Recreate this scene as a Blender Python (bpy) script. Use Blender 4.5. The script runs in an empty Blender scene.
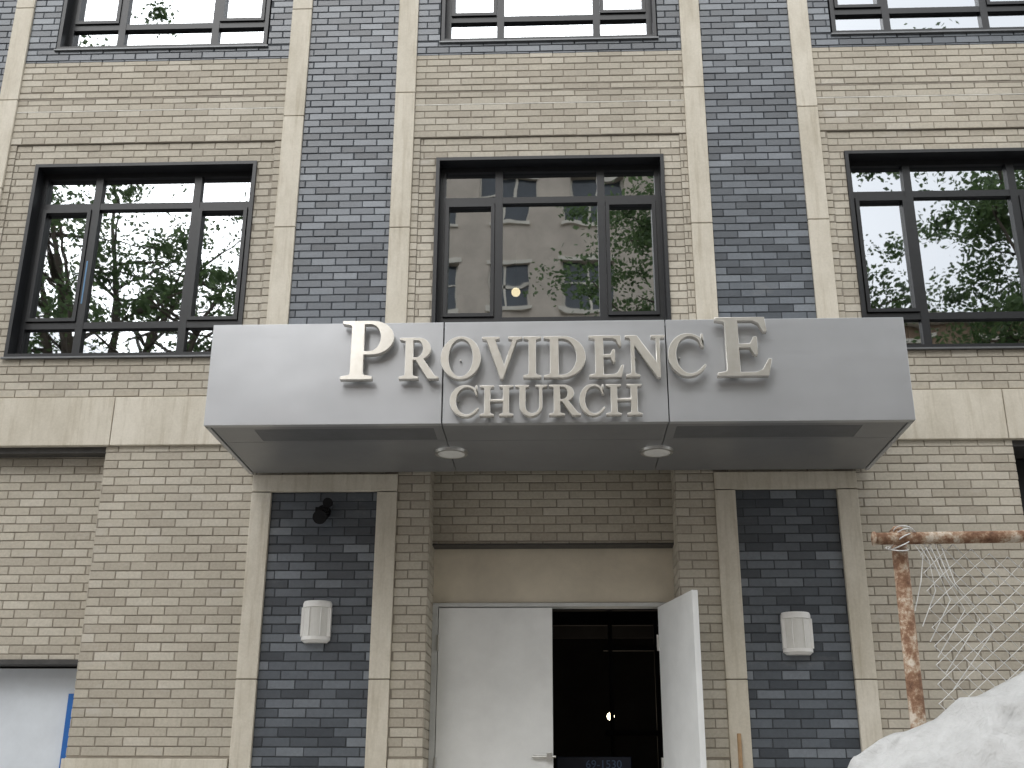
import bpy, math, random
from mathutils import Matrix, Vector, noise
random.seed(7)
D = 8.6
C = bpy.context.collection
# ------------------------------------------------------------------ helpers
def new_mat(name):
    m = bpy.data.materials.new(name); m.use_nodes = True
    nt = m.node_tree; b = nt.nodes["Principled BSDF"]
    return m, nt, b
def N(nt, t, **kw):
    n = nt.nodes.new(t)
    for k, v in kw.items(): setattr(n, k, v)
    return n
def L(nt, a, b): nt.links.new(a, b)
def ramp(nt, fac, stops):
    r = N(nt, "ShaderNodeValToRGB"); e = r.color_ramp.elements
    while len(e) < len(stops): e.new(0.5)
    for i, (p, c) in enumerate(stops):
        e[i].position = p; e[i].color = (*c, 1) if len(c) == 3 else c
    L(nt, fac, r.inputs[0]); return r
def noise_n(nt, scale, detail=4, rough=.6, stretch=None):
    tc = N(nt, "ShaderNodeTexCoord"); n = N(nt, "ShaderNodeTexNoise")
    n.inputs["Scale"].default_value = scale; n.inputs["Detail"].default_value = detail
    n.inputs["Roughness"].default_value = rough
    if stretch:
        mp = N(nt, "ShaderNodeMapping"); mp.inputs["Scale"].default_value = stretch
        L(nt, tc.outputs["Object"], mp.inputs[0]); L(nt, mp.outputs[0], n.inputs["Vector"])
    else: L(nt, tc.outputs["Object"], n.inputs["Vector"])
    return n
def mul(nt, c1, c2, fac=1.0, mode='MULTIPLY'):
    m = N(nt, "ShaderNodeMixRGB", blend_type=mode); m.inputs[0].default_value = fac
    L(nt, c1, m.inputs[1]); L(nt, c2, m.inputs[2]); return m
def bump(nt, b, h, strength=.3, dist=.01):
    bp = N(nt, "ShaderNodeBump"); bp.inputs["Strength"].default_value = strength
    bp.inputs["Distance"].default_value = dist
    L(nt, h, bp.inputs["Height"]); L(nt, bp.outputs[0], b.inputs["Normal"])
def simple(name, col, rough=.6, metal=0., nscale=6, amt=.18, bmp=0.0, spec=.5, stretch=None):
    m, nt, b = new_mat(name)
    n = noise_n(nt, nscale, 5, .65, stretch)
    lo = tuple(max(0, c*(1-amt)) for c in col); hi = tuple(min(1, c*(1+amt)) for c in col)
    r = ramp(nt, n.outputs[0], [(.3, lo), (.7, hi)])
    L(nt, r.outputs[0], b.inputs["Base Color"])
    b.inputs["Roughness"].default_value = rough; b.inputs["Metallic"].default_value = metal
    b.inputs["Specular IOR Level"].default_value = spec
    if bmp:
        n2 = noise_n(nt, nscale*12, 4); bump(nt, b, n2.outputs[0], bmp, .004)
    return m
class MB:
    def __init__(s): s.v = []; s.f = []
    def box(s, x0, x1, y0, y1, z0, z1):
        if x1 < x0: x0, x1 = x1, x0
        if y1 < y0: y0, y1 = y1, y0
        if z1 < z0: z0, z1 = z1, z0
        i = len(s.v)
        s.v += [(x0,y0,z0),(x1,y0,z0),(x1,y1,z0),(x0,y1,z0),(x0,y0,z1),(x1,y0,z1),(x1,y1,z1),(x0,y1,z1)]
        s.f += [(i,i+3,i+2,i+1),(i+4,i+5,i+6,i+7),(i,i+1,i+5,i+4),(i+1,i+2,i+6,i+5),(i+2,i+3,i+7,i+6),(i+3,i,i+4,i+7)]
    def tube(s, pts, rad, n=8, cap=True):
        pts = [Vector(p) for p in pts]
        if not isinstance(rad, (list, tuple)): rad = [rad]*len(pts)
        rings = []
        for k, p in enumerate(pts):
            d = (pts[min(k+1, len(pts)-1)] - pts[max(k-1, 0)]).normalized()
            a = d.cross(Vector((0, 0, 1)))
            if a.length < .05: a = d.cross(Vector((0, 1, 0)))
            a.normalize(); b = d.cross(a).normalized()
            st = len(s.v)
            for j in range(n):
                t = 2*math.pi*j/n
                s.v.append(tuple(p + (a*math.cos(t) + b*math.sin(t))*rad[k]))
            rings.append(st)
        for k in range(len(rings)-1):
            for j in range(n):
                j2 = (j+1) % n
                s.f.append((rings[k]+j, rings[k]+j2, rings[k+1]+j2, rings[k+1]+j))
        if cap:
            s.f.append(tuple(rings[0]+j for j in reversed(range(n)))); s.f.append(tuple(rings[-1]+j for j in range(n)))
    def obj(s, name, mat, parent=None, bevel=0, smooth=False):
        me = bpy.data.meshes.new(name); me.from_pydata(s.v, [], s.f); me.update()
        o = bpy.data.objects.new(name, me); C.objects.link(o)
        if mat: me.materials.append(mat)
        if parent: o.parent = parent
        if smooth: me.polygons.foreach_set("use_smooth", [True]*len(me.polygons))
        if bevel:
            md = o.modifiers.new("bevel", 'BEVEL'); md.width = bevel; md.segments = 2; md.limit_method = 'ANGLE'
        return o
def empty(name):
    o = bpy.data.objects.new(name, None); C.objects.link(o); return o

# ------------------------------------------------------------------ materials
def brick_mat(name, stops, rough, spec, stain=.25, efflo=0):
    m, nt, b = new_mat(name)
    g = N(nt, "ShaderNodeNewGeometry")
    r = ramp(nt, g.outputs["Random Per Island"], stops)
    n = noise_n(nt, 45, 5, .7)
    r2 = ramp(nt, n.outputs[0], [(.3, (.86, .86, .86)), (.7, (1.09, 1.09, 1.09))])
    n3 = noise_n(nt, .9, 5, .6, (1, 1, .6))
    r3 = ramp(nt, n3.outputs[0], [(.3, (1-stain,)*3), (.62, (1.05, 1.05, 1.05))])
    c = mul(nt, r.outputs[0], r2.outputs[0]); c = mul(nt, c.outputs[0], r3.outputs[0])
    n5 = noise_n(nt, 2.6, 7, .72, (.7, 1, 1.6)); r5 = ramp(nt, n5.outputs[0], [(.60, (0, 0, 0)), (.74, (efflo,)*3)])
    mx = N(nt, "ShaderNodeMixRGB"); L(nt, r5.outputs[0], mx.inputs[0]); L(nt, c.outputs[0], mx.inputs[1]); mx.inputs[2].default_value = (.55, .53, .49, 1)
    L(nt, mx.outputs[0], b.inputs["Base Color"])
    rr = N(nt, "ShaderNodeMapRange"); rr.inputs[3].default_value = rough-.1; rr.inputs[4].default_value = rough+.14
    L(nt, n.outputs[0], rr.inputs[0]); L(nt, rr.outputs[0], b.inputs["Roughness"])
    b.inputs["Specular IOR Level"].default_value = spec
    n2 = noise_n(nt, 130, 5, .7); bump(nt, b, n2.outputs[0], .4, .002)
    return m
M_beige = brick_mat("beige_brick", [(0, (.40,.36,.292)), (.35, (.45,.41,.335)), (.7, (.48,.44,.36)), (1, (.53,.49,.41))], .68, .4, .13, .5)
M_grey = brick_mat("blue_grey_brick", [(0, (.045,.054,.066)), (.4, (.088,.102,.119)), (.8, (.125,.143,.164)), (1, (.19,.212,.236))], .34, .7, .18, .10)
M_mort_b = simple("beige_mortar", (.28, .25, .205), .9, nscale=8, bmp=.4)
M_mort_g = simple("dark_mortar", (.058, .064, .072), .9, nscale=8, bmp=.4)
def stone_mat():
    m, nt, b = new_mat("cast_limestone")
    g = N(nt, "ShaderNodeNewGeometry")
    r = ramp(nt, g.outputs["Random Per Island"], [(0, (.60,.555,.465)), (1, (.67,.625,.535))])
    n = noise_n(nt, 3, 7, .7, (1, 1, .5)); r2 = ramp(nt, n.outputs[0], [(.28, (.80,.785,.75)), (.6, (1.02,1.02,1.02))])
    n4 = noise_n(nt, 60, 4, .7); r4 = ramp(nt, n4.outputs[0], [(.3, (.93,.93,.92)), (.7, (1.04,1.04,1.04))])
    c = mul(nt, r.outputs[0], r2.outputs[0]); c = mul(nt, c.outputs[0], r4.outputs[0])
    n6 = noise_n(nt, 5, 5, .7, (3.5, 1, .25)); r6 = ramp(nt, n6.outputs[0], [(.32, (.82,.80,.76)), (.5, (1,1,1))])
    c = mul(nt, c.outputs[0], r6.outputs[0])
    L(nt, c.outputs[0], b.inputs["Base Color"]); b.inputs["Roughness"].default_value = .8
    n2 = noise_n(nt, 150, 3); bump(nt, b, n2.outputs[0], .2, .002)
    return m
M_stone = stone_mat()
M_black = simple("black_aluminium", (.012, .013, .015), .38, 0, 20, .2)
M_sill = simple("aluminium_sill", (.16, .165, .17), .45, .5, 10, .1)
M_steel = simple("painted_steel_lintel", (.05, .048, .045), .6, 0, 12, .3)
M_stucco = simple("cement_board", (.62, .56, .45), .9, 0, 2.2, .13, .3)
M_white = simple("white_primed_door", (.78, .79, .78), .5, 0, 3, .07, .05)
M_frame = simple("door_frame_grey_paint", (.55, .56, .55), .5, 0, 5, .12)
M_hard = simple("brushed_steel", (.62, .62, .60), .35, .9, 30, .1)
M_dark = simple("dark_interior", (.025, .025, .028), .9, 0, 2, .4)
M_room = simple("interior_plaster", (.15, .15, .14), .9, 0, 2, .2)
M_side = simple("side_wall_render", (.3, .28, .24), .9, 0, 2, .2)
M_blue = simple("blue_protective_film", (.02, .13, .42), .45, 0, 8, .2)
M_tape = simple("blue_masking_tape", (.10, .22, .38), .6, 0, 8, .2)
M_panel = simple("white_hoarding_panel", (.66, .70, .74), .55, 0, 3, .08)
M_seal = simple("pale_sealant_joint", (.68, .66, .60), .7, 0, 14, .15)

def glass_mat():
    m, nt, b = new_mat("window_glass"); nt.nodes.remove(b)
    out = nt.nodes["Material Output"]
    gl = N(nt, "ShaderNodeBsdfGlossy"); gl.inputs["Roughness"].default_value = .012
    gl.inputs[0].default_value = (.92, .96, 1, 1)
    tr = N(nt, "ShaderNodeBsdfTransparent"); tr.inputs[0].default_value = (.45, .49, .48, 1)
    lw = N(nt, "ShaderNodeFresnel"); lw.inputs[0].default_value = 2.5
    mr = N(nt, "ShaderNodeMath", operation='ADD'); mr.inputs[1].default_value = .27
    L(nt, lw.outputs[0], mr.inputs[0])
    mx = N(nt, "ShaderNodeMixShader"); L(nt, mr.outputs[0], mx.inputs[0])
    L(nt, tr.outputs[0], mx.inputs[1]); L(nt, gl.outputs[0], mx.inputs[2])
    n = noise_n(nt, 1.6, 2, .5); bp = N(nt, "ShaderNodeBump"); bp.inputs["Strength"].default_value = .17; bp.inputs["Distance"].default_value = .01
    L(nt, n.outputs[0], bp.inputs["Height"]); L(nt, bp.outputs[0], gl.inputs["Normal"])
    L(nt, mx.outputs[0], out.inputs[0]); return m
M_glass = glass_mat()
def emis(name, col, s):
    m, nt, b = new_mat(name); b.inputs["Base Color"].default_value = (*col, 1)
    b.inputs["Emission Color"].default_value = (*col, 1); b.inputs["Emission Strength"].default_value = s
    return m

# ------------------------------------------------------------------ church building
bld = empty("brick_church_building")
BH, BW, JT = .0677, .2045, .0085
beige, grey, mortb, mortg = MB(), MB(), MB(), MB()
def brick_face(mb, P, u0, u1, w0, w1):
    """P(u,w,d): point at depth d in front of the mortar plane"""
    k0 = int(math.floor(w0/BH)); k1 = int(math.ceil(w1/BH))
    for k in range(k0, k1+1):
        z0 = max(k*BH + JT/2, w0+.001); z1 = min((k+1)*BH - JT/2, w1-.001)
        if z1 - z0 < .012: continue
        off = (k % 2)*BW/2 + .006*math.sin(k*1.7)
        j0 = int(math.floor((u0-off)/BW))-1; j1 = int(math.ceil((u1-off)/BW))+1
        for j in range(j0, j1+1):
            a = max(off + j*BW + JT/2, u0+.001); b = min(off + (j+1)*BW - JT/2, u1-.001)
            if b - a < .015: continue
            q = [random.uniform(-.0018, .0018) for _ in range(4)]
            d = .006 + random.uniform(-.0016, .0016); c = .0026
            i = len(mb.v); A, B, Z0, Z1 = max(a+q[0], u0+.0005), min(b+q[1], u1-.0005), z0+q[2]*.8, z1+q[3]*.8
            for (uu, ww, dd) in ((A,Z0,0),(B,Z0,0),(B,Z1,0),(A,Z1,0),(A,Z0,d-c),(B,Z0,d-c),(B,Z1,d-c),(A,Z1,d-c),(A+c,Z0+c,d),(B-c,Z0+c,d),(B-c,Z1-c,d),(A+c,Z1-c,d)):
                mb.v.append(P(uu, ww, dd))
            for r in (0, 4):
                for e in range(4):
                    e2 = (e+1) % 4
                    mb.f.append((i+r+e, i+r+e2, i+r+4+e2, i+r+4+e))
            mb.f.append((i+8, i+9, i+10, i+11))
def panel(x0, x1, z0, z1, y=D, kind='b', depth=.22):
    mb, mo = (beige, mortb) if kind == 'b' else (grey, mortg)
    mo.box(x0, x1, y+.006, y+depth, z0, z1)
    brick_face(mb, lambda u, w, d: (u, y+.006-d, w), x0, x1, z0, z1)
def jamb(x, y0, y1, z0, z1, side, kind='b'):
    mb = beige if kind == 'b' else grey
    brick_face(mb, lambda u, w, d: (x+side*d, u, w), y0, y1, z0, z1)
WIN = [(-4.54, -2.58), (-1.01, .95), (2.49, 4.45)]
WZ = (5.02, 6.84); UZ = (8.04, 9.9)
TOP = 10.6
stone = MB()
SG = .004
def strip(x0, x1, zs, y=D-.022):
    for a, b in zip(zs[:-1], zs[1:]): stone.box(x0, x1, y, D+.2, a+SG, b-SG)
S = [(-2.375, -2.195), (-1.39, -1.215), (1.155, 1.33), (2.125, 2.30)]
for i, (a, b) in enumerate(S):
    strip(a, b, [4.66, 5.15, 6.18, 7.28, 8.42, 9.5, TOP] if i in (0, 3) else [4.66, 5.1, 6.16, 7.50, 8.55, 9.5, TOP])
strip(-4.97, -4.80, [4.66, 5.1, 6.6, 7.5, 8.5, TOP]); strip(4.72, 4.89, [4.66, 5.1, 6.6, 7.5, 8.5, TOP])
mortb.box(-4.96, -4.81, D, D+.19, 4.66, TOP); mortb.box(4.73, 4.88, D, D+.19, 4.66, TOP)
for a, b in S: mortb.box(a+.01, b-.01, D, D+.19, 4.0, TOP)
panel(S[0][1], S[1][0], 4.66, TOP, D, 'g'); panel(S[2][1], S[3][0], 4.66, TOP, D, 'g')
panel(-6.2, -4.97, 4.66, TOP, D, 'g'); panel(4.89, 6.2, 4.66, TOP, D, 'g')
seal = MB()
for (w0, w1), (b0, b1) in zip(WIN, [(-4.80, S[0][0]), (S[1][1], S[2][0]), (S[3][1], 4.72)]):
    panel(b0, b1, 4.66, WZ[0], D+.012)
    panel(b0+.06, w0, WZ[0], WZ[1], D+.012); panel(w1, b1-.06, WZ[0], WZ[1], D+.012)
    panel(b0, b0+.06, WZ[0], 7.045, D); panel(b1-.06, b1, WZ[0], 7.045, D)
    panel(b0+.06, b1-.06, WZ[1], 7.045, D+.012)
    panel(b0, b1, 7.045, 7.115, D-.006)
    panel(b0, b1, 7.115, 7.375, D)
    seal.box(b0+.002, b1-.002, D-.001, D+.05, 7.376, 7.384)
    panel(b0, b1, 7.385, 7.50, D)
    panel(b0, b1, 7.50, 7.57, D-.004)
    panel(b0, b1, 7.57, 7.90, D)
    panel(b0, b1, 7.90, UZ[0], D, 'g')
    panel(b0, w0, UZ[0], UZ[1], D, 'g'); panel(w1, b1, UZ[0], UZ[1], D, 'g')
    panel(b0, b1, UZ[1], TOP, D, 'g')
seal.obj("sealant_joints", M_seal, bld)
bx = [-6.2, -5.0, -3.55, -2.36, -1.2, 0, 1.2, 2.36, 3.50, 4.8, 6.2]
for a, b in zip(bx[:-1], bx[1:]): stone.box(a+.003, b-.003, D-.03, D+.2, 4.25, 4.655)
mortb.box(-6.2, 6.2, D-.01, D+.19, 4.26, 4.65)
def stone_frame(x0, x1, x2, x3):
    stone.box(x0, x3, D-.022, D+.2, 3.865, 4.0)
    for a, b in ((x0, x1), (x2, x3)):
        for z0, z1 in ((.4, 1.2), (1.2, 2.44), (2.44, 3.86)):
            stone.box(a, b, D-.022, D+.2, z0+SG, z1-SG)
        mortb.box(a+.01, b-.01, D, D+.19, .4, 3.86)
    panel(x1, x2, .4, 3.865, D+.01, 'g')
stone_frame(-2.375, -2.22, -1.39, -1.235)
stone_frame(1.22, 1.375, 2.15, 2.305)
panel(-2.375, -1.235, 4.0, 4.25); panel(1.22, 2.305, 4.0, 4.25)
panel(-3.58, -2.375, 1.88, 4.25); panel(2.305, 3.53, 1.88, 4.25)
panel(-1.235, -.98, 1.88, 4.25); panel(.92, 1.22, 1.88, 4.25)
for a, b in ((-3.60, -2.385), (-1.225, -.97), (.91, 1.21), (2.315, 3.55)):
    stone.box(a, b, D-.03, D+.2, 1.81, 1.88); panel(a+.02, b-.02, .4, 1.81)
stone.box(-6.2, -1.3, D-.05, D+.2, 0, .4); stone.box(1.3, 6.2, D-.05, D+.2, 0, .4)
# entrance recess
RY = D+.40
panel(-.98, .92, 3.50, 4.25, D+.24, 'b', .14)
for x, s in ((-.98, 1), (.92, -1)):
    mortb.box(x, x - s*.2, D+.19, RY+.1, .6, 4.25)
    jamb(x, D+.005, RY, .66, 4.25, s)
panel(-6.2, -3.58, 2.60, 4.25, D+.15); jamb(-3.58, D+.005, D+.15, 2.6, 4.25, -1); jamb(-3.58, D+.005, D+.4, .4, 2.6, -1)
mortb.box(-3.57, -3.4, D+.2, D+.5, 0, 4.2); mortb.box(3.4, 3.52, D+.2, D+.5, 0, 4.2)
jamb(3.53, D+.005, D+.4, .4, 4.2, 1)
beige.obj("beige_brickwork", M_beige, bld); grey.obj("blue_grey_brickwork", M_grey, bld)
mortb.obj("beige_mortar_and_backing", M_mort_b, bld); mortg.obj("dark_mortar_and_backing", M_mort_g, bld)
stone.obj("limestone_trim", M_stone, bld, bevel=.004)
st = MB()
st.box(-6.2, -3.585, D+.12, D+.4, 2.565, 2.598)
st.box(-.975, .915, D+.225, D+.375, 3.486, 3.498)
st.box(-6.2, -3.585, D+.02, D+.14, 4.2, 4.248); st.box(3.535, 6.2, D+.02, D+.4, 4.2, 4.248)
st.obj("steel_lintels", M_steel, bld)
pn = MB(); pn.box(-6.2, -3.60, D+.30, D+.34, .2, 2.55); pn.obj("side_bay_hoarding", M_panel, bld)
pn = MB(); pn.box(-3.735, -3.63, D+.27, D+.297, .2, 2.36); pn.obj("side_bay_blue_film", M_blue, bld)
pn = MB(); pn.box(3.54, 6.2, D+.35, D+.4, .2, 4.19); pn.obj("side_bay_dark_glazing", M_black, bld)

# windows
frame, glass, sill = MB(), MB(), MB()
def window(x0, x1, z0, z1, sashes):
    t = .03
    for a in ((x0, x0+t, z0, z1), (x1-t, x1, z0, z1)): frame.box(a[0], a[1], D-.008, D+.21, a[2], a[3])
    frame.box(x0+t, x1-t, D-.008, D+.21, z1-t, z1); frame.box(x0+t, x1-t, D-.008, D+.21, z0, z0+t)
    y0, y1, yg = D+.12, D+.185, D+.155
    c = (x0+x1)/2; m = .032; X = [x0+t, c-.44, c+.44, x1-t]
    fz0, fz1 = z0+t, z1-t; tl, th = z0+.33, z1-.36
    frame.box(X[0], X[0]+.045, y0, y1, fz0, fz1); frame.box(X[3]-.045, X[3], y0, y1, fz0, fz1)
    frame.box(X[0]+.045, X[3]-.045, y0, y1, fz1-.05, fz1); frame.box(X[0]+.045, X[3]-.045, y0, y1, fz0, fz0+.05)
    for xm in X[1:3]: frame.box(xm-m, xm+m, y0-.004, y1, fz0+.05, fz1-.05)
    segs = [(X[0]+.045, X[1]-m), (X[1]+m, X[2]-m), (X[2]+m, X[3]-.045)]
    for i, (a, b) in enumerate(segs):
        for z in (tl, th): frame.box(a, b, y0, y1, z-.03, z+.03)
        if i in sashes:
            s = .035; za, zb = tl+.03, th-.03
            frame.box(a+.004, a+s, y0-.018, y1-.02, za+.004, zb-.004); frame.box(b-s, b-.004, y0-.018, y1-.02, za+.004, zb-.004)
            frame.box(a+s, b-s, y0-.018, y1-.02, za+.004, za+s); frame.box(a+s, b-s, y0-.018, y1-.02, zb-s, zb-.004)
        for (za, zb) in ((fz0+.05, tl-.03), (tl+.03, th-.03), (th+.03, fz1-.05)):
            k = len(glass.v); e = random.uniform(-.0015, .0015); e2 = random.uniform(-.0015, .0015)
            glass.v += [(a, yg+e, za), (b, yg-e, za), (b, yg-e+e2, zb), (a, yg+e+e2, zb)]; glass.f.append((k, k+1, k+2, k+3))
    sill.box(x0-.015, x1+.015, D-.022, D+.005, z0-.016, z0-.002)
for i, (a, b) in enumerate(WIN):
    window(a, b, *WZ, (0, 2)); window(a+.01, b-.01, *UZ, (0, 2))
frame.obj("window_frames", M_black, bld); glass.obj("window_glass", M_glass, bld); sill.obj("window_sills", M_sill, bld)
rm = MB()
for z0, z1 in ((4.75, 7.55), (7.8, 10.4)):
    rm.box(-6, 6, 13.0, 13.1, z0, z1); rm.box(-6, 6, D+.23, 13.0, z0-.1, z0); rm.box(-6, 6, D+.23, 13.0, z1, z1+.1)
    for x in (-6.0, -2.0, 1.8, 6.0): rm.box(x, x+.1, D+.23, 13.0, z0, z1)
rm.obj("upper_rooms", M_room, bld)
rf = MB(); rf.box(-6.2, 6.2, D, 16, TOP, TOP+.2); rf.box(-6.25, -6.2, D, 16, 0, TOP); rf.box(6.2, 6.25, D, 16, 0, TOP); rf.box(-6.2, 6.2, 16, 16.1, 0, TOP)
rf.obj("roof_and_side_walls", M_side, bld)
# lobby
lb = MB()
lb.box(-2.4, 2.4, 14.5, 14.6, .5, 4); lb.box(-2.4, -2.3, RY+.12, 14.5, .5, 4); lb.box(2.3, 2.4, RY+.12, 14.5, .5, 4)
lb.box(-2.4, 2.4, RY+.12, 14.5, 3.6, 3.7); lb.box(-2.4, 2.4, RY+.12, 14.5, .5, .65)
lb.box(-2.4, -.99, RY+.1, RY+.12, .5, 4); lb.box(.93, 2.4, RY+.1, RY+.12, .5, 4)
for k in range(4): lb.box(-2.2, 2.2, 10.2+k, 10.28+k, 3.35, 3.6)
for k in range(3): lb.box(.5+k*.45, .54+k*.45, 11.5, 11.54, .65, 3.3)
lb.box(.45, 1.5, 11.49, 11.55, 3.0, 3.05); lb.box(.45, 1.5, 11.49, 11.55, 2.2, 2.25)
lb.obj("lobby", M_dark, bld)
pn = MB(); pn.box(-.98, .92, RY-.01, RY+.10, 3.065, 3.60); pn.obj("cement_board_over_door", M_stucco, bld)
# doors
df = MB()
df.box(-.975, -.93, RY-.03, RY+.1, .66, 3.06); df.box(.81, .915, RY-.03, RY+.1, .66, 3.06); df.box(-.93, .81, RY-.03, RY+.1, 3.03, 3.06)
df.obj("door_frame", M_frame, bld, bevel=.003)
def leaf(name, w):
    m = MB(); m.box(0, w, -.022, .022, .67, 3.022)
    o = m.obj(name, M_white, bld, bevel=.003)
    h = MB()
    for z in (.95, 1.85, 2.75): h.tube([(0, -.03, z-.06), (0, -.03, z+.06)], .011, 8)
    h.obj(name+"_hinges", M_hard, o); return o
lf = leaf("closed_door_leaf", .885); lf.location = (-.925, RY-.005, 0)
rl_ = leaf("open_door_leaf", .80); rl_.location = (.80, RY-.03, 0); rl_.rotation_euler = (0, 0, -math.radians(77))
hw = MB(); hw.box(-.19, -.045, RY-.05, RY-.028, 1.90, 1.93); hw.box(-.09, -.05, RY-.06, RY-.028, 1.885, 1.945); hw.tube([(-.2, RY-.045, 1.915), (-.02, RY-.045, 1.915)], .008, 8)
hw.obj("door_bolt", M_hard, bld, bevel=.002)

# ------------------------------------------------------------------ canopy
can = empty("entrance_canopy")
def canopy_mat():
    m, nt, b = new_mat("silver_metal_panel")
    n = noise_n(nt, 1.2, 4, .6); r = ramp(nt, n.outputs[0], [(.3, (.42,.43,.445)), (.7, (.475,.485,.50))])
    L(nt, r.outputs[0], b.inputs["Base Color"]); b.inputs["Metallic"].default_value = .5
    n3 = noise_n(nt, 5, 6, .7, (.15, 1, 9)); mr = N(nt, "ShaderNodeMapRange"); mr.inputs[3].default_value = .26; mr.inputs[4].default_value = .46
    L(nt, n3.outputs[0], mr.inputs[0]); L(nt, mr.outputs[0], b.inputs["Roughness"])
    n2 = noise_n(nt, 1.6, 2, .5); bump(nt, b, n2.outputs[0], .2, .04); return m
M_can = canopy_mat()
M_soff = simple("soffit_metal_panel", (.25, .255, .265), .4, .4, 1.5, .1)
M_vent = simple("vent_grille_metal", (.19, .195, .205), .5, .4, 5, .1)
CF, CX, CZ0, CZ1 = 7.33, 2.40, 4.0, 4.745
m = MB()
for a, b in ((-CX, -.774), (-.766, .761), (.769, CX)):
    m.box(a, b, CF, CF+.03, CZ0, CZ1); m.box(a, b, CF+.03, CF+.05, CZ0, CZ0+.02); m.box(a, b, CF+.03, D-.04, CZ1-.02, CZ1)
for s in (-1, 1):
    m.box(s*CX, s*(CX-.03), CF+.032, D-.035, CZ0, CZ1-.022)
m.obj("fascia_panels", M_can, can, bevel=.003)
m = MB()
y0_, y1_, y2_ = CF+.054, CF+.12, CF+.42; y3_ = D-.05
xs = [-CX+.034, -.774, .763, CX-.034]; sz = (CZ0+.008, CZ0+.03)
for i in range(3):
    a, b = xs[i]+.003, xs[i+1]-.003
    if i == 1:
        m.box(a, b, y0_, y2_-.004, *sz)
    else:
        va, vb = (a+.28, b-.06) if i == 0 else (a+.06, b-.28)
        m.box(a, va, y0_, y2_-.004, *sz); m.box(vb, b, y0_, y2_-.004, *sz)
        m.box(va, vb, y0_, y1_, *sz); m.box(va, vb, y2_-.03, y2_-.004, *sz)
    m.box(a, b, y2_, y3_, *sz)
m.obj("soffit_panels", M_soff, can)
m = MB()
for (a, b) in ((xs[0]+.283, xs[1]-.063), (xs[2]+.063, xs[3]-.283)):
    y = y1_+.004
    while y < y2_-.04:
        m.box(a, b, y, y+.013, CZ0+.010, CZ0+.024); y += .018
m.obj("soffit_vent_grilles", M_vent, can)
m = MB(); m.box(-CX+.04, CX-.04, CF+.04, D-.04, CZ0+.032, CZ0+.05); m.box(-CX+.04, CX-.04, CF+.034, CF+.04, CZ0+.05, CZ1-.03); m.obj("backing", M_black, can)
M_lens = simple("frosted_lens", (.76, .76, .74), .35, 0, 20, .05)
for x in (-.765, .735):
    m = MB(); yc = 8.02
    m.tube([(x, yc, CZ0-.012), (x, yc, CZ0+.012)], [.118, .125], 40); m.obj("downlight_trim", M_hard, can)
    m = MB(); m.tube([(x, yc, CZ0-.016), (x, yc, CZ0-.0125)], [.085, .098], 40); m.obj("downlight_lens", M_lens, can)

# ------------------------------------------------------------------ lettering
s = .045
def arc(cx, cy, rx, ry, a0, a1, n=14):
    return [(cx+rx*math.cos(math.radians(a0+(a1-a0)*i/n)), cy+ry*math.sin(math.radians(a0+(a1-a0)*i/n))) for i in range(n+1)]
def ell(cx, cy, rx, ry, n=36): return arc(cx, cy, rx, ry, 0, 360, n)[:-1]
G = {}
G['I'] = (.40, [[(0,0),(.40,0),(.40,s),(.30,s+.025),(.28,.10),(.28,.90),(.30,1-s-.025),(.40,1-s),(.40,1),(0,1),(0,1-s),(.10,1-s-.025),(.12,.90),(.12,.10),(.10,s+.025),(0,s)]])
G['P'] = (.66, [[(0,0),(.40,0),(.40,s),(.30,s+.025),(.28,.10),(.28,.42)]+arc(.38,.71,.28,.29,-90,90)+[(0,1),(0,1-s),(.10,1-s-.025),(.12,.90),(.12,.10),(.10,s+.025),(0,s)],
          [(.28,.475)]+arc(.35,.71,.145,.235,-90,90)+[(.28,.945)]])
G['R'] = (.82, [[(0,0),(.40,0),(.40,s),(.30,s+.025),(.28,.10),(.28,.46),(.34,.46),(.60,0),(.82,0),(.82,s),(.75,s+.02),(.50,.475)]+arc(.38,.73,.27,.27,-62,90)+[(0,1),(0,1-s),(.10,1-s-.025),(.12,.90),(.12,.10),(.10,s+.025),(0,s)],
          [(.28,.51)]+arc(.35,.73,.14,.215,-90,90)+[(.28,.945)]])
G['O'] = (.84, [ell(.42,.5,.42,.52), ell(.42,.5,.26,.465)])
G['V'] = (.84, [[(0,1),(.36,1),(.36,1-s),(.27,1-s-.02),(.465,.28),(.64,1-s-.02),(.55,1-s),(.55,1),(.84,1),(.84,1-s),(.73,1-s-.03),(.44,-.02),(.39,-.02),(.09,1-s-.03),(0,1-s)]])
G['D'] = (.80, [[(0,0)]+arc(.36,.5,.44,.5,-90,90,20)+[(0,1),(0,1-s),(.10,1-s-.025),(.12,.90),(.12,.10),(.10,s+.025),(0,s)], [(.28,.055)]+arc(.34,.5,.29,.445,-90,90,20)+[(.28,.945)]])
G['E'] = (.68, [[(0,0),(.63,0),(.68,.28),(.64,.28),(.56,.10),(.48,.055),(.28,.055),(.28,.48),(.42,.48),(.47,.36),(.51,.36),(.51,.66),(.47,.66),(.42,.54),(.28,.54),(.28,.945),(.47,.945),(.54,.90),(.60,.75),(.64,.75),(.62,1),(0,1),(0,1-s),(.10,1-s-.025),(.12,.90),(.12,.10),(.10,s+.025),(0,s)]])
G['N'] = (.90, [[(0,1),(.26,1),(.70,.33),(.70,.90),(.68,1-s-.02),(.59,1-s),(.59,1),(.90,1),(.90,1-s),(.80,1-s-.02),(.78,.90),(.78,-.02),(.71,-.02),(.20,.78),(.20,.10),(.22,s+.02),(.31,s),(.31,0),(0,0),(0,s),(.10,s+.02),(.12,.10),(.12,.88),(.08,.94),(0,1-s)]])
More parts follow.
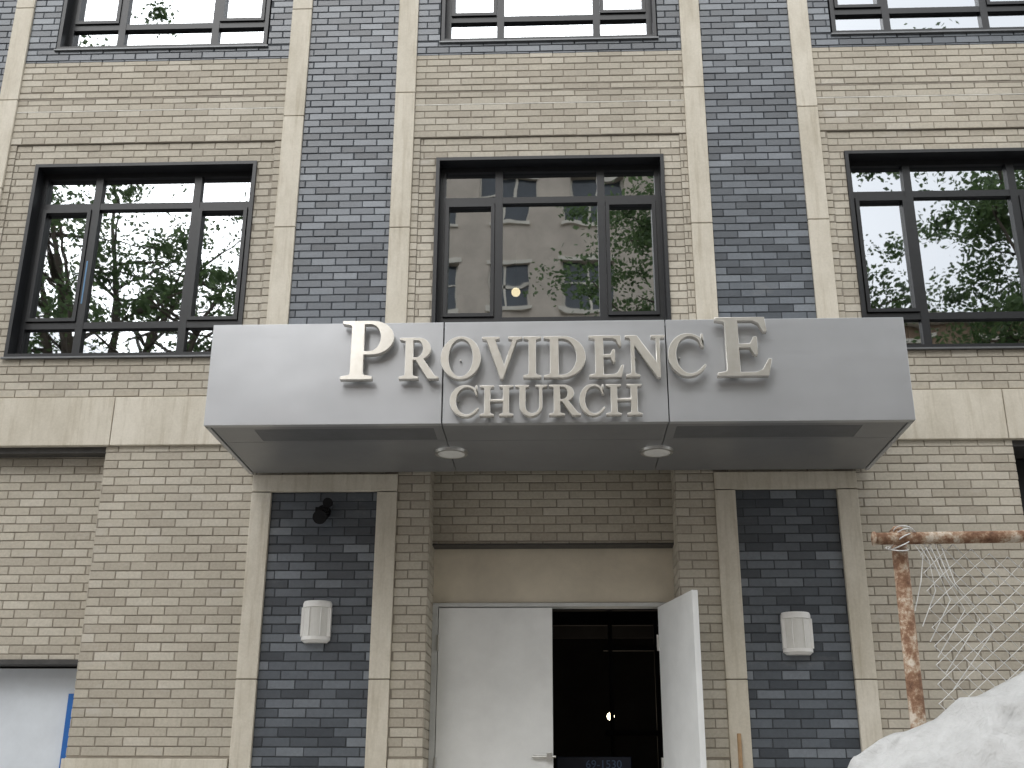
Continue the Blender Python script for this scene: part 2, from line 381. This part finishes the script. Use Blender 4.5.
G['C'] = (.78, [arc(.42,.5,.42,.52,42,318,34)+[(.78,.24),(.75,.26)]+arc(.46,.5,.30,.455,308,52,30)+[(.70,.70),(.745,.68),(.74,1),(.70,1),(.69,.93)]])
G['H'] = (.92, [[(0,0),(.38,0),(.38,s),(.30,s+.025),(.28,.10),(.28,.475),(.64,.475),(.64,.10),(.62,s+.025),(.54,s),(.54,0),(.92,0),(.92,s),(.82,s+.025),(.80,.10),(.80,.90),(.82,1-s-.025),(.92,1-s),(.92,1),(.54,1),(.54,1-s),(.62,1-s-.025),(.64,.90),(.64,.535),(.28,.535),(.28,.90),(.30,1-s-.025),(.38,1-s),(.38,1),(0,1),(0,1-s),(.10,1-s-.025),(.12,.90),(.12,.10),(.10,s+.025),(0,s)]])
G['U'] = (.90, [[(0,1),(.38,1),(.38,1-s),(.30,1-s-.025),(.28,.90),(.28,.30)]+arc(.48,.30,.20,.235,180,360,16)+[(.68,.90),(.66,1-s-.02),(.58,1-s),(.58,1),(.90,1),(.90,1-s),(.80,1-s-.02),(.76,.90)]+arc(.44,.32,.32,.34,0,-180,20)+[(.12,.90),(.10,1-s-.025),(0,1-s)]])
def letter_mat():
    m, nt, b = new_mat("champagne_metal_letter")
    n = noise_n(nt, 14, 4, .6); r = ramp(nt, n.outputs[0], [(.3, (.73,.70,.64)), (.7, (.84,.815,.755))])
    L(nt, r.outputs[0], b.inputs["Base Color"]); b.inputs["Metallic"].default_value = .65; b.inputs["Roughness"].default_value = .24
    return m
M_let = letter_mat()
sign = empty("church_sign")
def letter(ch, x0, x1, z0, h):
    x0 *= .993; x1 *= .993; z0 -= .018
    w, loops = G[ch]; cu = bpy.data.curves.new("letter_"+ch, 'CURVE'); cu.dimensions = '2D'; cu.fill_mode = 'BOTH'
    cu.extrude = .024; cu.bevel_depth = .0025; cu.bevel_resolution = 1; cu.offset = -.001
    sx = (x1-x0)/w
    for lp in loops:
        sp = cu.splines.new('POLY'); sp.points.add(len(lp)-1)
        for p, (a, b) in zip(sp.points, lp): p.co = (a*sx, b*h, 0, 1)
        sp.use_cyclic_u = True
    cu.materials.append(M_let)
    o = bpy.data.objects.new("letter_"+ch, cu); C.objects.link(o); o.parent = sign
    o.location = (x0, CF-.056, z0); o.rotation_euler = (math.pi/2, 0, 0)
for ch, a, b, z, h in (('P',-1.475,-1.115,4.315,.43),('R',-1.07,-.80,4.315,.30),('O',-.785,-.51,4.315,.30),('V',-.50,-.225,4.315,.30),('I',-.215,-.095,4.315,.30),('D',-.075,.21,4.315,.30),('E',.235,.47,4.315,.30),('N',.485,.755,4.315,.30),('C',.775,1.03,4.32,.30),('E',1.105,1.475,4.315,.425)):
    letter(ch, a, b, z, h)
for ch, a, b in (('C',-.715,-.52),('H',-.51,-.285),('U',-.27,-.055),('R',-.04,.17),('C',.165,.335),('H',.345,.585)): letter(ch, a, b, 4.045, .215)
pin = MB()
for x in (-1.35, -.98, -.65, -.40, -.155, -.02, .31, .55, .85, 1.2): pin.tube([(x, CF-.03, 4.45), (x, CF+.005, 4.45)], .006, 8)
for x in (-.66, -.46, -.2, .02, .2, .40): pin.tube([(x, CF-.03, 4.15), (x, CF+.005, 4.15)], .006, 8)
pin.obj("standoff_pins", M_hard, sign)

# ------------------------------------------------------------------ wall sconces & floodlight
M_cer = simple("white_sconce_enamel", (.78, .77, .74), .4, 0, 10, .04)
M_fro = simple("sconce_diffuser", (.66, .65, .61), .5, 0, 10, .05)
def sconce(x, z):
    e = empty("wall_sconce"); e.location = (x, D+.008, z); e.scale = (.86, .9, .90)
    def half(r0, r1, z0, z1, mat, name, n=20, flat=.75):
        m = MB()
        for zz, r in ((z0, r0), (z1, r1)):
            for k in range(n+1):
                t = math.pi*k/n; m.v.append((-r*math.cos(t), -r*flat*math.sin(t), zz))
        for k in range(n): m.f.append((k, k+1, n+1+k+1, n+1+k))
        m.f.append(tuple(range(n, -1, -1))); m.f.append(tuple(range(n+1, 2*n+2)))
        m.f.append((0, n+1, 2*n+1, n)); return m.obj(name, mat, e, bevel=.003)
    half(.118, .118, -.125, .115, M_fro, "diffuser"); half(.128, .128, .115, .15, M_cer, "top_cap")
    half(.128, .118, .150, .168, M_cer, "top_rim"); half(.128, .128, -.155, -.125, M_cer, "bottom_cap"); half(.10, .122, -.175, -.155, M_cer, "bottom_rim")
    m = MB(); m.box(-.13, -.095, -.045, 0, -.125, .115); m.box(.095, .13, -.045, 0, -.125, .115)
    for k in (-.05, .05): m.box(k-.004, k+.004, -.088, -.06, -.12, .11)
    m.obj("side_ribs", M_cer, e, bevel=.003)
    return e
sconce(-1.805, 2.86); sconce(1.76, 2.77)
fl = empty("security_floodlight"); fl.location = (-1.80, D+.004, 3.70)
M_flood = simple("black_plastic", (.006, .006, .007), .6, 0, 9, .2, 0, .2)
m = MB(); m.tube([(0, 0, 0), (0, -.03, 0)], .055, 20); m.tube([(0, -.03, 0), (0, -.09, -.01)], .018, 10); m.tube([(0,-.03,.02),(.03,-.08,.07)], .014, 8)
m.tube([(0, -.06, -.03), (0, -.10, -.05), (0, -.16, -.075)], [.03, .05, .055], 18)
m.tube([(.04, -.05, .05), (.05, -.10, .05), (.05, -.14, .045)], [.02, .035, .038], 16)
m.box(-.05, .05, -.10, -.05, -.02, .02)
m.obj("lamp_heads", M_flood, fl, bevel=.002)
# lobby contents
bulb = empty("pendant_bulb"); bx_, bz_ = .555, 2.45
m = MB()
m.tube([(bx_, 12.6, bz_+.04*math.cos(t*math.pi/8)) for t in range(9)], [max(.002, .04*math.sin(t*math.pi/8)) for t in range(9)], 14)
m.obj("glowing_bulb", emis("warm_bulb", (1, .86, .6), 8), bulb, smooth=True)
m = MB(); m.tube([(bx_, 12.6, bz_+.04), (bx_, 12.6, 3.6)], .006, 6); m.obj("cord", M_black, bulb)
pl = bpy.data.lights.new("bulb_light", 'POINT'); pl.energy = 8; pl.color = (1, .82, .6); pl.shadow_soft_size = .06
po = bpy.data.objects.new("bulb_light", pl); C.objects.link(po); po.location = (bx_, 12.5, bz_); po.parent = bulb
box_ = empty("blue_equipment_crate")
m = MB(); m.box(-.02, .60, 9.9, 10.5, .65, 1.95); m.obj("crate_body", simple("dark_blue_plastic", (.008, .014, .035), .5, 0, 5, .3), box_, bevel=.01)
tx = bpy.data.curves.new("crate_number", 'FONT'); tx.body = "69-1530"; tx.size = .09; tx.extrude = .001
to = bpy.data.objects.new("crate_number", tx); C.objects.link(to); to.parent = box_; to.location = (.22, 9.893, 1.86); to.rotation_euler = (math.pi/2, 0, 0)
tx.materials.append(simple("dull_blue_ink", (.10, .16, .28), .6))
cl = empty("ceiling_globe_lamp")
m = MB(); m.tube([(-.42, 11.4, 6.84+.05*math.cos(t*math.pi/8)) for t in range(9)], [max(.002, .05*math.sin(t*math.pi/8)) for t in range(9)], 16)
m.obj("globe", emis("warm_globe", (1, .78, .48), 3.5), cl, smooth=True)
m = MB(); m.tube([(-.42, 11.4, 6.89), (-.42, 11.4, 7.55)], .008, 6); m.obj("stem", M_black, cl)
m = MB(); nx, nz = 24, 24
for i in range(nx+1):
    for j in range(nz+1):
        u, w = i/nx, j/nz
        m.v.append((3.0+.60*u*(1-.35*w)+.12*w, D+.5+.05*math.sin(u*19+w*3)+.15*w, 4.8+2.0*w))
for i in range(nx):
    for j in range(nz):
        a = i*(nz+1)+j; m.f.append((a, a+1, a+nz+2, a+nz+1))
m.obj("hanging_dust_sheet", simple("dust_sheet", (.85, .87, .85), .7, 0, 4, .1), None, smooth=True)
m = MB(); m.box(-4.015, -4.003, D+.114, D+.1155, 5.55, 5.95); m.obj("masking_tape", M_tape, bld)

# ------------------------------------------------------------------ fence
fence = empty("chain_link_fence")
def rust():
    m, nt, b = new_mat("rusty_pipe")
    n = noise_n(nt, 14, 6, .75); r = ramp(nt, n.outputs[0], [(.30, (.09,.04,.022)), (.46, (.24,.13,.075)), (.54, (.40,.29,.20)), (.62, (.60,.53,.44))])
    L(nt, r.outputs[0], b.inputs["Base Color"]); b.inputs["Roughness"].default_value = .85
    n2 = noise_n(nt, 80, 4); bump(nt, b, n2.outputs[0], .5, .004); return m
M_rust = rust(); M_wire = simple("galvanised_wire", (.72, .72, .70), .5, .1, 15, .2)
FY = 6.2
m = MB(); m.tube([(1.87, FY, 0), (1.85, FY, 1.6), (1.86, FY+.01, 3.0)], .041, 16); m.tube([(1.86, FY+.01, 2.995), (1.86, FY+.01, 3.02)], [.044, .02], 16)
m.tube([(1.70, FY-.074, 2.935), (2.6, FY-.074, 2.945), (5.4, FY-.072, 2.94)], .033, 16)
m.tube([(1.70, FY-.074, 2.935), (1.712, FY-.074, 2.935)], .039, 16)
m.tube([(5.0, FY, 0), (5.0, FY, 3.0)], .034, 16)
m.obj("pipe_frame", M_rust, fence, smooth=True)
m = MB()
for k in range(5):
    pts = []
    for t in range(17):
        a = t*math.pi/8; pts.append((1.86+.054*math.cos(a)+.012*(k-2), FY-.03+.088*math.sin(a), 2.93+.02*(k-2)+.03*math.sin(a+k)))
    m.tube(pts, .0034, 5, False)
def wires():
    cw, ch = .050, .048; x0, x1, zt = 1.92, 4.95, 2.93
    n = int((x1-x0)/cw)
    def warp(x, z):
        e = math.exp(-((zt-z)/.6)**2); s_ = (x-1.93)
        return Vector((x+.03*math.sin(z*2.3+x*1.1), FY-.05-.05*math.sin(x*2.2+z*1.7), z-.07*e*(.5-.5*math.cos(s_*5.5))-.02*math.sin(x*3)))
    for i in range(n):
        pts = []; xx = x0+i*cw; k = 0; z = zt
        while z > .1:
            p = warp(xx + (cw*1.05 if ((k+i) % 2) else 0), z); p.y += .004 if (k+i) % 2 else -.004
            pts.append(tuple(p)); z -= ch; k += 1
        m.tube(pts, .0030, 4, False)
wires()
for k in range(6):
    x = 1.9+k*.03; m.tube([(x, FY-.07, 2.93), (x+.05, FY-.09, 2.84-.03*k), (x+.02+.04*k, FY-.10, 2.70-.05*k), (x-.02, FY-.07, 2.55-.08*k)], .0028, 5, False)
m.obj("wire_mesh", M_wire, fence)
# ------------------------------------------------------------------ tarp
def tarp():
    m = MB(); nx, nv = 300, 170
    def ridge(x):
        P = [(.85, 0), (1.0, .95), (1.12, 1.52), (1.22, 1.73), (1.42, 1.88), (1.70, 2.02), (1.97, 2.17), (2.4, 2.42), (3.0, 2.58), (3.8, 2.5), (4.3, 1.6), (4.5, 0)]
        for (a, b), (c, d) in zip(P[:-1], P[1:]):
            if a <= x <= c: return b+(d-b)*(x-a)/(c-a)
        return 0
    def facet(p):            # planar crumple: distance between the two nearest cell points
        d, pts = noise.voronoi(p); return d[1]-d[0]
    for i in range(nx+1):
        x = .85+3.65*i/nx; R = ridge(x)
        for j in range(nv+1):
            v = -1+2*j/nv; y = 5.0+.85*v
            prof = (1-abs(v)**1.5)**.8 if abs(v) < 1 else 0
            p = Vector((x, y*1.2, prof*R*.9)); q = p+Vector((noise.noise(p*2), noise.noise(p*2+Vector((5,5,5))), noise.noise(p*2+Vector((9,1,4)))))*.25
            w = -min(facet(q*2.1), .5)*.075 - min(facet(q*4.6+Vector((3, 2, 1))), .4)*.035 + noise.noise(p*1.3)*.05
            k = min(1, prof*2)
            m.v.append((x+noise.noise(p+Vector((3, 3, 3)))*.04, y-w*.7*k, max(.01, R*prof+(w+.025)*k)))
    for i in range(nx):
        for j in range(nv):
            a = i*(nv+1)+j; m.f.append((a, a+nv+1, a+nv+2, a+1))
    mt, nt, b = new_mat("white_tarpaulin")
    n = noise_n(nt, 3, 6, .75); r = ramp(nt, n.outputs[0], [(.3, (.42,.42,.405)), (.65, (.60,.60,.585))])
    L(nt, r.outputs[0], b.inputs["Base Color"]); b.inputs["Roughness"].default_value = .34
    n2 = noise_n(nt, 14, 5, .65, (1, 1.4, .6)); n2.inputs["Distortion"].default_value = 1.5; bump(nt, b, n2.outputs[0], .5, .02)
    m.obj("white_tarp_covered_pile", mt, None, smooth=True)
tarp()
m = MB(); m.tube([(1.22, 8.2, .05), (1.265, 8.45, 1.3), (1.285, 8.55, 2.06)], [.018, .017, .015], 10)
m.obj("wooden_pole", simple("weathered_wood", (.36, .23, .12), .8, 0, 8, .3), None)

# ------------------------------------------------------------------ street
def sheet(name, x0, x1, y0, y1, z, mat):
    m = MB(); m.v = [(x0,y0,z),(x1,y0,z),(x1,y1,z),(x0,y1,z)]; m.f = [(0,1,2,3)]; return m.obj(name, mat)
sheet("ground", -600, 600, -600, 600, -.14, simple("bare_ground", (.12, .115, .10), .95, 0, .3, .2))
sheet("road", -200, 200, -9, 2.2, -.13, simple("asphalt", (.05, .05, .052), .9, 0, 3, .3, .3))
m = MB(); m.box(-200, 200, 2.36, D-.06, -.135, 0); m.box(-200, 200, -13, -9.16, -.135, 0); m.obj("sidewalk", simple("concrete_paving", (.40, .39, .37), .9, 0, 1.5, .18, .2))
m = MB(); m.box(-200, 200, 2.2, 2.355, -.135, .005); m.box(-200, 200, -9.155, -9, -.135, .005); m.obj("kerb", simple("granite_kerb", (.28, .28, .27), .85, 0, 6, .2), bevel=.01)
m = MB()
for k in range(-12, 13): m.box(k*6, k*6+3, -3.46, -3.34, -.128, -.124)
m.obj("road_centre_line", simple("worn_yellow_paint", (.55, .42, .08), .8, 0, 10, .3))
m = MB()
for k in range(4): m.box(-1.25, 1.25, 8.95-.3*(4-k)-.7, D+.6-.01*k, k*.165+.002, (k+1)*.165)
m.obj("entrance_steps", M_stone, bld, bevel=.008)

# opposite apartment building
ap = empty("apartment_building")
M_ap = simple("tan_apartment_brick", (.48, .42, .35), .85, 0, 1.2, .14, .2)
M_apt = simple("apartment_stone_trim", (.6, .56, .48), .8, 0, 2, .1)
def blk(par, x0, x1, y0, y1, H, mat, ww=1.5, gap=1.9):
    m, fr, gl = MB(), MB(), MB(); fl = 3.1; nf = int(H/fl)
    nwin = int((x1-x0-1)/(ww+gap)); st = x0+((x1-x0)-(nwin*ww+(nwin-1)*gap))/2
    cols = [(st+i*(ww+gap), st+i*(ww+gap)+ww) for i in range(nwin)]
    px = x0
    for a, b in cols+[(x1, x1)]:
        m.box(px, a, y1-.3, y1, 0, H); px = b
    for a, b in cols:
        for k in range(nf+1):
            z0 = 0 if k == 0 else (k-1)*fl+2.6; z1 = min(H, k*fl+.9)
            m.box(a, b, y1-.3, y1-.002, z0, z1)
            if k < nf:
                za, zb = k*fl+.9, k*fl+2.6
                fr.box(a-.08, b+.08, y1, y1+.1, za-.12, za); fr.box(a-.08, b+.08, y1, y1+.05, zb, zb+.15)
                c = (a+b)/2
                for q in ((a, a+.06, za, zb), (b-.06, b, za, zb), (c-.04, c+.04, za, zb), (a+.06, b-.06, (za+zb)/2-.03, (za+zb)/2+.03)):
                    fr.box(q[0], q[1], y1-.22, y1-.15, q[2], q[3])
                i = len(gl.v); gl.v += [(b, y1-.19, za), (a, y1-.19, za), (a, y1-.19, zb), (b, y1-.19, zb)]; gl.f.append((i, i+1, i+2, i+3))
    m.box(x0, x1, y0, y1-.3, 0, H-.01); fr.box(x0-.2, x1+.2, y0, y1+.3, H, H+.5); fr.box(x0-.02, x1+.02, y0+1, y1+.12, 6.25, 6.5)
    m.obj("walls", mat, par); fr.obj("window_trim", M_apt, par); gl.obj("panes", simple("apartment_glass", (.06, .07, .08), .08, 0, 2, .2), par)
blk(ap, -6.5, 3.5, -28, -16, 24.8, M_ap, 1.7, 1.1)
ap2 = empty("brick_row_house"); blk(ap2, -30, -7, -26, -16, 12.4, simple("red_brick_wall", (.24, .11, .07), .85, 0, 3, .2, .2), 1.1, 1.5)
ap3 = empty("brick_row_house"); blk(ap3, 4, 34, -26, -16, 15.5, simple("brown_brick_wall", (.22, .15, .10), .85, 0, 3, .2, .2), 1.2, 1.4)

# street trees
def leaf_mat():
    m, nt, b = new_mat("foliage")
    g = N(nt, "ShaderNodeNewGeometry"); r = ramp(nt, g.outputs["Random Per Island"], [(0, (.06,.105,.04)), (.5, (.10,.16,.06)), (1, (.15,.22,.09))])
    L(nt, r.outputs[0], b.inputs["Base Color"]); b.inputs["Roughness"].default_value = .6
    tl = N(nt, "ShaderNodeBsdfTranslucent"); L(nt, r.outputs[0], tl.inputs[0])
    mx = N(nt, "ShaderNodeMixShader"); mx.inputs[0].default_value = .5
    L(nt, b.outputs[0], mx.inputs[1]); L(nt, tl.outputs[0], mx.inputs[2]); L(nt, mx.outputs[0], nt.nodes["Material Output"].inputs[0]); return m
M_leaf = leaf_mat(); M_bark = simple("bark", (.07, .055, .04), .95, 0, 10, .4, .5)
def tree(x, y, h0, h1, R, nclump, seed, per=150):
    rnd = random.Random(seed); e = empty("street_tree"); w = MB(); l = MB()
    top = Vector((x, y, h0))
    w.tube([(x, y, -.14), (x+.08, y, h0*.5), tuple(top)], [.28, .22, .18], 10)
    cz = (h0+h1)/2; ends = []
    for i in range(11):
        a = i*2.4+rnd.uniform(-.3, .3); el = rnd.uniform(.3, 1.3); ln = rnd.uniform(.6, 1.0)
        tip = Vector((x+R*ln*math.cos(a)*math.cos(el), y+R*ln*math.sin(a)*math.cos(el), h0+(h1-h0)*ln*math.sin(el)*.9))
        mid = (top+tip)/2+Vector((rnd.uniform(-.4, .4), rnd.uniform(-.4, .4), .4))
        w.tube([tuple(top-Vector((0, 0, .3))), tuple(mid), tuple(tip)], [.15, .09, .02], 7); ends += [mid, tip]
        for k in range(6):
            q = mid.lerp(tip, rnd.random()); t2 = q+Vector((rnd.gauss(0, 1), rnd.gauss(0, 1), rnd.uniform(-.2, 1.3)))*1.1
            w.tube([tuple(q), tuple(t2)], [.045, .01], 5); ends.append(t2)
    for c in range(nclump):
        if rnd.random() < .7:
            p = rnd.choice(ends)+Vector((rnd.gauss(0, .35), rnd.gauss(0, .35), rnd.gauss(0, .3)))
        else:
            d = Vector((rnd.gauss(0, 1), rnd.gauss(0, 1), rnd.gauss(0, 1))).normalized()*(rnd.random()**.45)
            p = Vector((x+d.x*R, y+d.y*R, cz+d.z*(h1-h0)*.55))
        sp = rnd.uniform(.15, .42)
        for q in range(per):
            c0 = p+Vector((rnd.gauss(0, sp), rnd.gauss(0, sp), rnd.gauss(0, sp*.5)))
            a = Vector((rnd.gauss(0, 1), rnd.gauss(0, 1), rnd.gauss(0, .6))).normalized(); b = a.cross(Vector((rnd.gauss(0, 1), rnd.gauss(0, 1), rnd.gauss(0, 1)))).normalized()
            z = rnd.uniform(.035, .07); i = len(l.v)
            l.v += [tuple(c0-a*z), tuple(c0+b*z*.7), tuple(c0+a*z), tuple(c0-b*z*.7)]; l.f.append((i, i+1, i+2, i+3))
    w.obj("trunk_and_limbs", M_bark, e, smooth=True); l.obj("leaves", M_leaf, e)
tree(-9.2, -4.5, 6.5, 18.0, 4.3, 130, 3)
tree(3.9, -6.0, 6.5, 18.5, 3.8, 260, 5)
tree(10.2, -3.0, 5.5, 17.5, 4.2, 250, 8)
tree(-16.5, -5.0, 6, 15, 4.2, 110, 9)

# ------------------------------------------------------------------ light
w = bpy.data.worlds.new("World"); bpy.context.scene.world = w; w.use_nodes = True
nt = w.node_tree; bg = nt.nodes["Background"]
sky = N(nt, "ShaderNodeTexSky", sky_type='NISHITA'); sky.sun_disc = False
sky.dust_density = 4; sky.air_density = 1.2
hs = N(nt, "ShaderNodeHueSaturation"); hs.inputs["Saturation"].default_value = .15; hs.inputs["Value"].default_value = 1.0
L(nt, sky.outputs[0], hs.inputs["Color"])
tc = N(nt, "ShaderNodeTexCoord"); cn = N(nt, "ShaderNodeTexNoise"); cn.inputs["Scale"].default_value = 3; cn.inputs["Detail"].default_value = 5
L(nt, tc.outputs["Generated"], cn.inputs["Vector"])
cr = ramp(nt, cn.outputs[0], [(.3, (.8, .82, .86)), (.7, (1.12, 1.12, 1.12))])
cl2 = mul(nt, hs.outputs[0], cr.outputs[0])
cm = N(nt, "ShaderNodeMixRGB"); cm.inputs[0].default_value = .6; cm.inputs[2].default_value = (17, 17.4, 18.0, 1)
L(nt, cl2.outputs[0], cm.inputs[1]); L(nt, cm.outputs[0], bg.inputs[0]); bg.inputs[1].default_value = .14
sl = bpy.data.lights.new("sun", 'SUN'); sl.energy = 1.4; sl.angle = math.radians(45); sl.color = (1, .98, .95)
so = bpy.data.objects.new("sun", sl); C.objects.link(so)
sd = Vector((-.20, -.9, .80)).normalized()   # towards the sun: behind the viewer, slightly left
so.rotation_euler = (-sd).to_track_quat('-Z', 'Y').to_euler()
sky.sun_elevation = math.asin(sd.z); sky.sun_rotation = math.atan2(sd.x, sd.y)

# ------------------------------------------------------------------ camera
cam = bpy.data.cameras.new("camera"); co = bpy.data.objects.new("camera", cam); C.objects.link(co)
cam.sensor_width = 36; cam.lens = 1142.33*36/1024; cam.clip_end = 2000
R = Matrix.Rotation(.04016, 4, 'Z') @ Matrix.Rotation(math.pi/2+.3504, 4, 'X') @ Matrix.Rotation(.00437, 4, 'Z')
co.matrix_world = Matrix.Translation((0, 0, 1.6)) @ R
bpy.context.scene.camera = co
vs = bpy.context.scene.view_settings; vs.view_transform = 'Standard'; vs.look = 'None'; vs.exposure = 0; vs.gamma = 1
